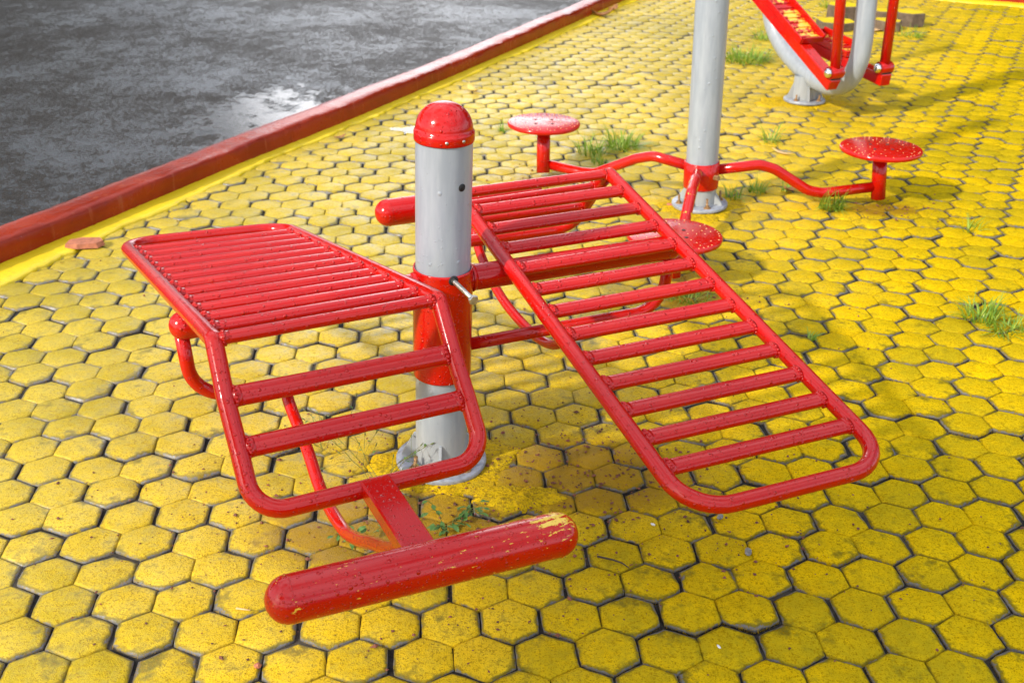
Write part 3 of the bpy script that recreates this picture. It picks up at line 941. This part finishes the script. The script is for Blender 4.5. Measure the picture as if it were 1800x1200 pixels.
# ================================================================ plants
def blade(mb, base, az, lean, length, w, g, m=0):
    d = V(math.cos(az), math.sin(az), 0); sd = V(-d.y, d.x, 0)
    prev = None; seg = 5; p = Vector(base); ang = lean * .35
    for k in range(seg + 1):
        t = k / seg; ww = w * (1 - t ** 1.6) + .0002
        mb.v.append(p - sd * ww); mb.v.append(p + sd * ww)
        i = len(mb.v) - 2
        if prev is not None: mb.face((prev, prev + 1, i + 1, i), m)
        prev = i
        ang += lean * 1.3 / seg
        p = p + (d * math.sin(ang) + V(0, 0, math.cos(ang))) * (length / seg)
        if p.z < .004: p.z = .004
def tuft(x, y, rad, cnt, hgt, label, seed, dirn=None, spread=1.0):
    g = random.Random(seed); mb = MB()
    for _ in range(int(cnt * 1.4)):
        a = g.uniform(0, 6.283); q = rad * math.sqrt(g.random())
        az = a + g.gauss(0, .7) if dirn is None else dirn + g.gauss(0, .9)
        blade(mb, V(q * math.cos(a) * 1.2, q * math.sin(a), -.006), az, g.uniform(.25, 1.5) * spread, hgt * g.uniform(.45, 1.15), g.uniform(.0014, .0028), g, 0 if g.random() < .65 else 1)
    o = mb.build('grass_tuft', [M['grass'], M['grass2']]); o.location = (x, y, 0)
    prop(o, label, 'grass', 'grass tufts growing in the paver joints')
    return o
tuft(1.305, 6.63, .105, 240, .11, 'widest low grass patch left of the grey pipe walker', 1)
tuft(.455, 4.82, .055, 130, .13, 'tall spiky grass clump between the pale disc and the tall grey post', 2)
tuft(.330, 4.74, .060, 70, .10, 'flatter grass patch left of the tall spiky clump behind the twister arm', 3)
tuft(.345, 4.585, .03, 26, .07, 'small dim grass sprig just behind the bend of the left twister arm', 4)
tuft(1.115, 4.96, .030, 34, .12, 'arching thin grass beside the dry straw coloured leaf', 5)
tuft(.820, 4.16, .022, 26, .085, 'small grass sprig just right of the twister base plate', 6)
tuft(.925, 4.245, .026, 46, .075, 'short bushy grass under the straight part of the right twister arm', 7)
tuft(1.030, 4.255, .014, 12, .075, 'few grass blades beside a brown dead leaf under the right twister arm', 8)
tuft(1.160, 4.06, .040, 60, .12, 'grass leaning over the low bend of the right twister arm', 9, R(-60))
tuft(1.365, 3.085, .045, 60, .10, 'large upright grass tuft at the right side of the open paving', 10)
tuft(1.410, 3.015, .045, 48, .08, 'lower spreading grass joined to the right of the large upright tuft', 11, None, 1.3)
tuft(1.593, 3.846, .026, 16, .075, 'tiny grass sprig below the right foot disc', 12)
tuft(2.475, 7.42, .07, 60, .09, 'thin grass patch in front of the loose paving blocks', 13)
tuft(2.60, 7.80, .04, 30, .08, 'grass sprig at the right end of the loose paving blocks', 14)
tuft(.530, 3.19, .05, 60, .05, 'low grass under the foot disc nearest the bench', 15)
tuft(.834, 2.936, .010, 8, .045, 'single tiny blade cluster right of the slatted bench board', 16)
tuft(-.053, 5.06, .016, 14, .06, 'tiny grass sprig left of the pale foot disc', 17)
tuft(1.514, 7.27, .05, 40, .12, 'sparse tall grass behind the walker pedal', 18)
tuft(2.215, 8.50, .06, 40, .08, 'faint grass patch at the top edge behind the loose blocks', 19)
tuft(2.10, 7.62, .03, 26, .10, 'small grass sprig at the left end of the flat loose block', 20)
tuft(.135, 4.50, .02, 16, .05, 'small grass sprig at the foot of the pale disc stem', 21)

def weed(x, y, seed, label, stems, hgt, leafy):
    g = random.Random(seed); root = empty('weed_plant', (x, y, 0))
    prop(root, label, 'weed')
    ms = MB(); ml = MB()
    def leaf(p, az, ln, wd, tilt):
        d = V(math.cos(az) * math.cos(tilt), math.sin(az) * math.cos(tilt), math.sin(tilt)); sd = V(-math.sin(az), math.cos(az), 0)
        b = len(ml.v)
        for t, w in ((0, .08), (.3, .8), (.55, 1), (.8, .6), (1, .03)):
            c = p + d * (ln * t) + V(0, 0, -.25 * ln * t * t)
            ml.v += [c - sd * wd * w, c + V(0, 0, -.12 * wd * w), c + sd * wd * w]
        for k in range(4):
            for q in (0, 1): ml.face((b + k * 3 + q, b + k * 3 + q + 1, b + k * 3 + q + 4, b + k * 3 + q + 3))
    for k in range(stems):
        az = g.uniform(0, 6.283); ln = hgt * g.uniform(.7, 1.2); lean = g.uniform(.4, 1.0)
        P = [V(g.uniform(-.01, .01), g.uniform(-.01, .01), -.01)]
        for q in range(1, 7):
            t = q / 6
            P.append(P[0] + V(math.cos(az), math.sin(az), 0) * (ln * t * math.sin(lean) ) + V(g.gauss(0, .003), g.gauss(0, .003), ln * t * math.cos(lean * (.7 + .5 * t))))
        ms.tube(smooth(P, 3), .0007, n=5)
        for q in range(2, 7):
            if not leafy or g.random() < .5:
                a2 = az + g.uniform(-1.4, 1.4); l2 = ln * g.uniform(.15, .42)
                e = P[q] + V(math.cos(a2), math.sin(a2), g.uniform(-.1, .9)) * l2
                ms.tube([P[q], P[q].lerp(e, .5) + V(0, 0, .004), e], .00045, n=4)
                if not leafy:
                    dv = (e - P[q]).normalized()
                    ms.tube([e, e + dv * .006, e + dv * .012], [.0008, .0016, .0004], n=5)
                    if g.random() < .6: leaf(P[q].lerp(e, .6), g.uniform(0, 6.28), .012, .0025, .5)
                else: leaf(e, a2, g.uniform(.012, .026), g.uniform(.003, .006), g.uniform(-.2, .5))
            if leafy: leaf(P[q], g.uniform(0, 6.28), g.uniform(.012, .028), g.uniform(.003, .0065), g.uniform(-.2, .6))
    ms.build('stem', M['stem'], root); ml.build('foliage', M['weed'], root)
weed(-.285, 2.155, 31, 'thin wiry seeding weed left of the short post base', 7, .15, False)
weed(-.130, 1.985, 32, 'green leafy weed in front of the short post base', 5, .085, True)
weed(-.290, 1.950, 33, 'dark leafy weed low behind the roller bracket', 4, .06, True)
weed(-.430, 2.290, 34, 'sparse little weed under the bent bench board left of the wiry weed', 4, .09, False)

# ================================================================ small loose things
def flat_leaf(x, y, ln, wd, az, mat, label, curl=.3, name='dead_leaf'):
    mb = MB(); g = random.Random(int(x * 999)); d = V(math.cos(az), math.sin(az), 0); sd = V(-d.y, d.x, 0)
    for k in range(9):
        t = k / 8; w = wd * math.sin(math.pi * min(.97, max(.04, t))) ** .8 * (1 + g.uniform(-.15, .15))
        z = .006 + curl * ln * (t - .45) ** 2
        for q in (-1, 0, 1): mb.v.append(d * (ln * (t - .5)) + sd * (w * q) + V(0, 0, z + abs(q) * curl * wd * .5))
    for k in range(8):
        for q in (0, 1): mb.face((k * 3 + q, (k + 1) * 3 + q, (k + 1) * 3 + q + 1, k * 3 + q + 1))
    o = mb.build(name, mat); o.location = (x, y, 0)
    sol = o.modifiers.new('thick', 'SOLIDIFY'); sol.thickness = .0008
    prop(o, label, 'leaf')
flat_leaf(.575, 7.98, .15, .035, .2, M['leaf_brown'], 'curled brown dead leaf by the kerb at the top of the paving', .9)
flat_leaf(.66, 8.20, .10, .03, .9, M['leaf_brown'], 'smaller brown leaf lying against the far kerb', .9)
flat_leaf(-.755, 4.893, .06, .012, .7, M['leaf_brown'], 'narrow reddish brown leaf beside the yellow kerb edging', .5)
flat_leaf(-.215, 5.80, .13, .022, 2.0, M['leaf_yellow'], 'pale yellow leaf on the paving behind the red post cap', .6)
flat_leaf(1.125, 4.76, .115, .010, -.95, M['straw'], 'long dry straw coloured leaf beside the arching grass', .35)
flat_leaf(1.055, 4.245, .06, .02, .1, M['leaf_brown'], 'reddish brown dead leaf under the right twister arm', .9)
flat_leaf(2.30, 7.60, .16, .03, .3, M['straw'], 'pale dry leaf beside the loose paving blocks', .4)

def stone(x, y, r, sq, mat, label, name='pebble', cat='pebble', seed=0):
    g = random.Random(seed + int(x * 777)); mb = MB(); mb.ball((0, 0, 0), r, sq, 9, 6)
    mb.v = [q * (1 + g.uniform(-.22, .22)) for q in mb.v]
    o = mb.build(name, mat, flat=True); o.location = (x, y, r * sq[2] * .7 + .001); o.rotation_euler = (0, 0, g.uniform(0, 6))
    prop(o, label, cat)
mb = MB(); g = random.Random(2)
ol = [(-.062, -.020), (-.02, -.036), (.045, -.030), (.064, -.002), (.050, .030), (-.010, .034), (-.052, .020)]
for z in (.002, .017):
    for q in ol: mb.v.append(V(q[0] * (1 if z < .01 else .92) + g.gauss(0, .001), q[1] * (1 if z < .01 else .9), z + g.gauss(0, .001)))
mb.face(tuple(reversed(range(7))), 0, False); mb.face(tuple(range(7, 14)), 0, False)
for k in range(7): mb.face((k, (k + 1) % 7, 7 + (k + 1) % 7, 7 + k), 0, False)
o = mb.build('tile_shard', M['terracotta']); o.location = (-1.400, 3.550, .006); o.rotation_euler = (0, 0, .15)
prop(o, 'flat terracotta tile shard lying by the yellow kerb edging', 'tile piece')
stone(.441, 2.037, .0075, (1.1, .8, .7), M['pebble'], 'grey pebble under the rounded end of the right bench board')
stone(.478, 1.916, .0095, (1.3, .7, .5), M['pebble'], 'larger grey pebble right of the roller end on the paving')
stone(.298, 2.009, .0038, (1.5, .8, .5), M['white_chip'], 'white chip on a paver below the right bench board')
stone(.376, 1.632, .0036, (1.5, .7, .4), M['white_chip'], 'white chip nearest the bottom edge of the photo')
stone(-.430, 1.562, .0060, (1.1, .9, .8), M['terracotta'], 'small pinkish pebble left of the roller at the bottom edge')
stone(.571, 4.060, .010, (1.4, .8, .6), M['terracotta'], 'small orange stone left of the twister base plate')
mb = MB(); mb.tube([V(-.03, .015, .006), V(0, .003, .007), V(.018, -.006, .006), V(.03, -.02, .005)], [.0022, .0018, .0016, .001], n=6)
o = mb.build('twig', M['twig']); o.location = (.205, 1.875, 0); prop(o, 'short dark bent twig on a paver right of the roller', 'twig')
mb = MB(); mb.tube([V(-.013, .003, .004), V(.014, -.003, .005)], [.0022, .0012], n=5)
o = mb.build('twig', M['straw']); o.location = (-.487, 1.712, 0); prop(o, 'pale splinter of wood left of the roller end', 'twig')

# loose paving blocks left of the far corner
def hexblock(x, y, z, r, h, rz, tilt, label):
    mb = MB()
    for k in range(6):
        a = math.pi / 3 * k
        mb.v += [V(r * math.cos(a), r * math.sin(a), 0), V(r * math.cos(a), r * math.sin(a), h - .006), V((r - .007) * math.cos(a), (r - .007) * math.sin(a), h)]
    for k in range(6):
        a, b = k * 3, ((k + 1) % 6) * 3
        mb.face((a, b, b + 1, a + 1), 0, False); mb.face((a + 1, b + 1, b + 2, a + 2), 0, False)
    mb.face(tuple(k * 3 + 2 for k in range(6)), 1, False); mb.face(tuple(k * 3 for k in reversed(range(6))), 0, False)
    o = mb.build('paving_block', [M['block'], M['cement']]); o.location = (x, y, z); o.rotation_euler = (tilt[0], tilt[1], rz)
    prop(o, label, 'paving block', 'loose paving blocks')
hexblock(2.17, 7.96, .005, .11, .105, .2, (.03, 0), 'tallest loose grey-brown block behind the left hanger rod')
hexblock(2.06, 7.66, .004, .13, .050, .6, (0, 0), 'flat loose block in front of the tallest one')
hexblock(2.39, 7.66, .004, .095, .060, .1, (0, .03), 'loose block between the grey pipe and the right hanger rod')
hexblock(2.585, 7.83, .004, .10, .085, .4, (0, 0), 'loose grey-brown block at the right end of the pile')
hexblock(2.50, 8.12, .004, .085, .045, .9, (0, 0), 'small dark loose block behind the right hanger rod')

# crumbs and seed husks over the paving (nobody could count them)
def crumbs():
    g = random.Random(99); mb = MB()
    spots = [(.14, 2.22, .20, .14, 560), (.02, 2.05, .28, .18, 320), (.28, 1.95, .35, .25, 300), (-.45, 2.00, .30, .25, 260), (.11, 4.33, .10, .07, 120), (1.36, 4.06, .13, .06, 130), (.53, 3.15, .16, .12, 90), (.0, 1.8, 1.2, .9, 260), (.5, 3.0, 1.6, 1.5, 140)]
    for (x, y, sx, sy, n) in spots:
        for _ in range(n):
            px, py = g.gauss(x, sx), g.gauss(y, sy)
            r = min(.0052, abs(g.gauss(0, .0017)) + .0008)
            b = len(mb.v)
            for _k in range(6):
                pass
            dirs = [(1, 0, 0), (-1, 0, 0), (0, 1, 0), (0, -1, 0), (0, 0, .8), (0, 0, -.8)]
            a = g.uniform(0, 3.14); e = g.uniform(.8, 1.7)
            for (dx, dy, dz) in dirs:
                q = r * g.uniform(.7, 1.3); xx, yy = dx * q * e, dy * q
                mb.v.append(V(px + xx * math.cos(a) - yy * math.sin(a), py + xx * math.sin(a) + yy * math.cos(a), .0018 + r * .5 + dz * q))
            for f in ((0, 2, 4), (2, 1, 4), (1, 3, 4), (3, 0, 4), (2, 0, 5), (1, 2, 5), (3, 1, 5), (0, 3, 5)): mb.face(tuple(b + q for q in f), 0, False)
    o = mb.build('crumbs', M['crumb'])
    prop(o, 'dark reddish brown crumbs and seed husks scattered on the yellow paving', 'debris', kind='stuff')
crumbs()

# ---------------------------------------------------------------- unseen trees, added for dark reflections and the near shade
def leaf_card(mb, p, r, g):
    n = V(g.gauss(0, 1), g.gauss(0, 1), g.gauss(0, 1)).normalized(); a = n.orthogonal().normalized(); b = n.cross(a)
    i = len(mb.v)
    for k in range(5):
        th = 2 * math.pi * k / 5 + g.uniform(-.3, .3); q = r * g.uniform(.6, 1.1)
        mb.v.append(p + a * (q * math.cos(th)) + b * (q * math.sin(th) * .7))
    mb.face(tuple(range(i, i + 5)), 0, False)
def tree(x, y, h, crown, label, seed, cards=1500, size=.2, pts=None):
    g = random.Random(seed); root = empty('unseen_tree', (x, y, -.03)); prop(root, label, 'tree')
    mb = MB(); tr = smooth([(0, 0, 0), (.06, .02, h * .25), (-.05, .05, h * .5), (.05, 0, h * .8)], 5)
    mb.tube(tr, [.16 * (1 - .7 * k / (len(tr) - 1)) for k in range(len(tr))], n=12)
    for _ in range(7):
        a = g.uniform(0, 6.28); z = h * g.uniform(.4, .75)
        e = V(math.cos(a) * crown * .7, math.sin(a) * crown * .7, h * g.uniform(.75, .95))
        mb.tube(smooth([(0, 0, z), (e.x * .4, e.y * .4, z + (e.z - z) * .6), tuple(e)], 4), .04, n=7)
    mb.build('trunk', M['bark'], root)
    mb = MB()
    if pts:
        for q in pts: leaf_card(mb, Vector(q) - V(x, y, -.03), size * g.uniform(.7, 1.3), g)
    else:
        cl = [(V(g.gauss(0, .5) * crown, g.gauss(0, .5) * crown, h * g.uniform(.12 if x > 0 else .36, 1.0)), crown * g.uniform(.25, .5)) for _ in range(54)]
        for _ in range(cards):
            c, r = g.choice(cl); d = V(g.gauss(0, 1), g.gauss(0, 1), g.gauss(0, .8)).normalized() * (r * g.random() ** .4)
            leaf_card(mb, c + d, size * g.uniform(.7, 1.4), g)
    mb.build('crown', M['foliage'], root)
tree(4.2, 17.0, 9.0, 2.6, 'unseen dark leafy tree added beyond the far kerb, nearest the middle', 201, 3800, .24)
tree(6.3, 16.6, 9.5, 2.6, 'unseen dark leafy tree added beyond the far kerb, second from the middle', 208, 4000, .26)
tree(7.4, 16.9, 9.5, 2.6, 'unseen dark leafy tree added beyond the far kerb, third from the middle', 210, 4000, .26)
tree(9.4, 16.0, 9.5, 3.0, 'unseen dark leafy tree added beyond the far kerb, second from the right', 202, 3800, .26)
tree(13.0, 13.5, 9.0, 3.0, 'unseen dark leafy tree added beyond the far kerb, farthest right', 203, 3600, .26)
tree(-6.4, 19.5, 9.0, 2.4, 'unseen dark leafy tree added across the wet asphalt, nearest the middle', 207, 3400, .26)
tree(-8.3, 18.4, 9.5, 2.8, 'unseen dark leafy tree added across the wet asphalt, tallest of the row', 209, 3800, .26)
tree(-10.4, 17.0, 9.5, 3.0, 'unseen dark leafy tree added across the wet asphalt, second from the middle', 204, 3600, .26)
tree(-13.0, 11.0, 7.5, 3.0, 'unseen dark leafy tree added across the wet asphalt, farthest left', 205, 3400, .26)
def shade_pts():
    """crown of an added unseen tree, shaped to throw shade over the near right paving"""
    g = random.Random(77); poly = [(-.20, .9), (-.13, 1.5), (-.03, 2.02), (.20, 2.36), (.80, 2.42), (1.0, 2.32), (1.35, 2.28), (3.4, 1.95), (3.4, .0), (-.2, .0)]
    def inp(x, y):
        c = False
        for (x1, y1), (x2, y2) in zip(poly, poly[1:] + poly[:1]):
            if (y1 > y) != (y2 > y) and x < (x2 - x1) * (y - y1) / (y2 - y1) + x1: c = not c
        return c
    out = []
    while len(out) < 2600:
        x, y = g.uniform(-.2, 3.4), g.uniform(0, 2.45)
        if not inp(x, y): continue
        z = 4.3 + g.gauss(0, .35)
        k = z / math.tan(SUN_EL)
        out.append((x + SUN_DIR.x * k, y + SUN_DIR.y * k, z))  # shade outline lifted sunward, so the added crown casts it
    return out
SUN_EL, SUN_DIR = R(32.5), Vector((-.766, -.643, 0)).normalized()      # direction towards the sun on plan
tree(-3.6, -3.4, 5.0, 1.4, 'added unseen tree behind the camera, crown shaped to shade the near paving', 206, 0, .105, shade_pts())

# ---------------------------------------------------------------- sky, sun, camera
SUN_EL, SUN_DIR = R(32.5), Vector((-.766, -.643, 0)).normalized()      # direction towards the sun on plan
w = bpy.data.worlds.new('World'); scene.world = w; w.use_nodes = True
t = w.node_tree; t.nodes.clear()
def wn(typ, **kw):
    nd = t.nodes.new(typ)
    for k, v in kw.items(): setattr(nd, k, v)
    return nd
out = wn('ShaderNodeOutputWorld'); bg = wn('ShaderNodeBackground'); sky = wn('ShaderNodeTexSky', sky_type='NISHITA', sun_disc=False)
sky.sun_elevation = SUN_EL; sky.sun_rotation = math.atan2(SUN_DIR.x, SUN_DIR.y)
sky.air_density = 1.0; sky.dust_density = 2.0; sky.ozone_density = 1.0
tc = wn('ShaderNodeTexCoord')
def link(a, b): t.links.new(a, b)
def wm(op, a, b=0.0):
    nd = wn('ShaderNodeMath', operation=op)
    for k, q in ((0, a), (1, b)):
        if isinstance(q, (int, float)): nd.inputs[k].default_value = q
        else: link(q, nd.inputs[k])
    return nd.outputs[0]
def wr(v, a, b, lo=0.0, hi=1.0):
    nd = wn('ShaderNodeMapRange', interpolation_type='SMOOTHSTEP'); link(v, nd.inputs['Value'])
    for k, q in (('From Min', a), ('From Max', b), ('To Min', lo), ('To Max', hi)): nd.inputs[k].default_value = q
    return nd.outputs[0]
def wnoise(vec, sc, det=6, ro=.55):
    nd = wn('ShaderNodeTexNoise'); link(vec, nd.inputs[0])
    nd.inputs['Scale'].default_value = sc; nd.inputs['Detail'].default_value = det; nd.inputs['Roughness'].default_value = ro
    return nd.outputs['Fac']
mp = wn('ShaderNodeMapping'); mp.inputs['Scale'].default_value = (1, 1, 2.2); link(tc.outputs['Generated'], mp.inputs[0])
n1 = wnoise(mp.outputs[0], 1.8); n2 = wnoise(mp.outputs[0], 6.0)
cl = wr(wm('ADD', wm('MULTIPLY', n1, .75), wm('MULTIPLY', n2, .25)), .40, .58)
# one big sunlit cumulus low ahead, over the kerb
dt = wn('ShaderNodeVectorMath', operation='DOT_PRODUCT'); link(tc.outputs['Generated'], dt.inputs[0])
cd = Vector((math.sin(R(-3)) * math.cos(R(16)), math.cos(R(-3)) * math.cos(R(16)), math.sin(R(16)))); dt.inputs[1].default_value = cd
bank = wr(wm('ADD', dt.outputs['Value'], wm('MULTIPLY', wm('SUBTRACT', n2, .5), .045)), math.cos(R(14)), math.cos(R(8)))
mx = wn('ShaderNodeMix', data_type='RGBA'); mx.inputs[7].default_value = (7.5, 8.2, 9.6, 1)
link(cl, mx.inputs[0]); link(sky.outputs[0], mx.inputs[6])
mx2 = wn('ShaderNodeMix', data_type='RGBA'); mx2.inputs[7].default_value = (20, 20, 20.5, 1)
link(bank, mx2.inputs[0]); link(mx.outputs[2], mx2.inputs[6]); link(mx2.outputs[2], bg.inputs[0])
bg.inputs[1].default_value = .10
t.links.new(bg.outputs[0], out.inputs[0])

sd = bpy.data.lights.new('sun', 'SUN'); sd.energy = 2.3; sd.angle = R(2.2); sd.color = (1.0, .93, .82)
so = bpy.data.objects.new('sun', sd); COL.objects.link(so)
tow = (SUN_DIR * math.cos(SUN_EL) + V(0, 0, math.sin(SUN_EL))).normalized()
so.rotation_euler = tow.to_track_quat('Z', 'Y').to_euler(); so.location = tow * 30

cam = bpy.data.cameras.new('camera'); co = bpy.data.objects.new('camera', cam); COL.objects.link(co)
F, PITCH, ROLL, H = 2039.73, 0.443856, 0.0154212, 1.37145
upc = V(0, math.sin(PITCH), math.cos(PITCH)); fw = V(0, math.cos(PITCH), -math.sin(PITCH)); rt = V(1, 0, 0)
cr, sr = math.cos(ROLL), math.sin(ROLL)
rightv = rt * cr + upc * sr; upv = upc * cr - rt * sr
co.matrix_world = Matrix.Translation((0, 0, H)) @ Matrix((rightv, upv, -fw)).transposed().to_4x4()
cam.sensor_width = 36; cam.lens = F / 1800 * 36; cam.clip_end = 2000; cam.clip_start = .05
cam.dof.use_dof = True; cam.dof.focus_distance = 2.25; cam.dof.aperture_fstop = 8
scene.camera = co
scene.view_settings.view_transform = 'Standard'; scene.view_settings.look = 'None'
scene.view_settings.exposure = 1.05; scene.view_settings.gamma = 1.0
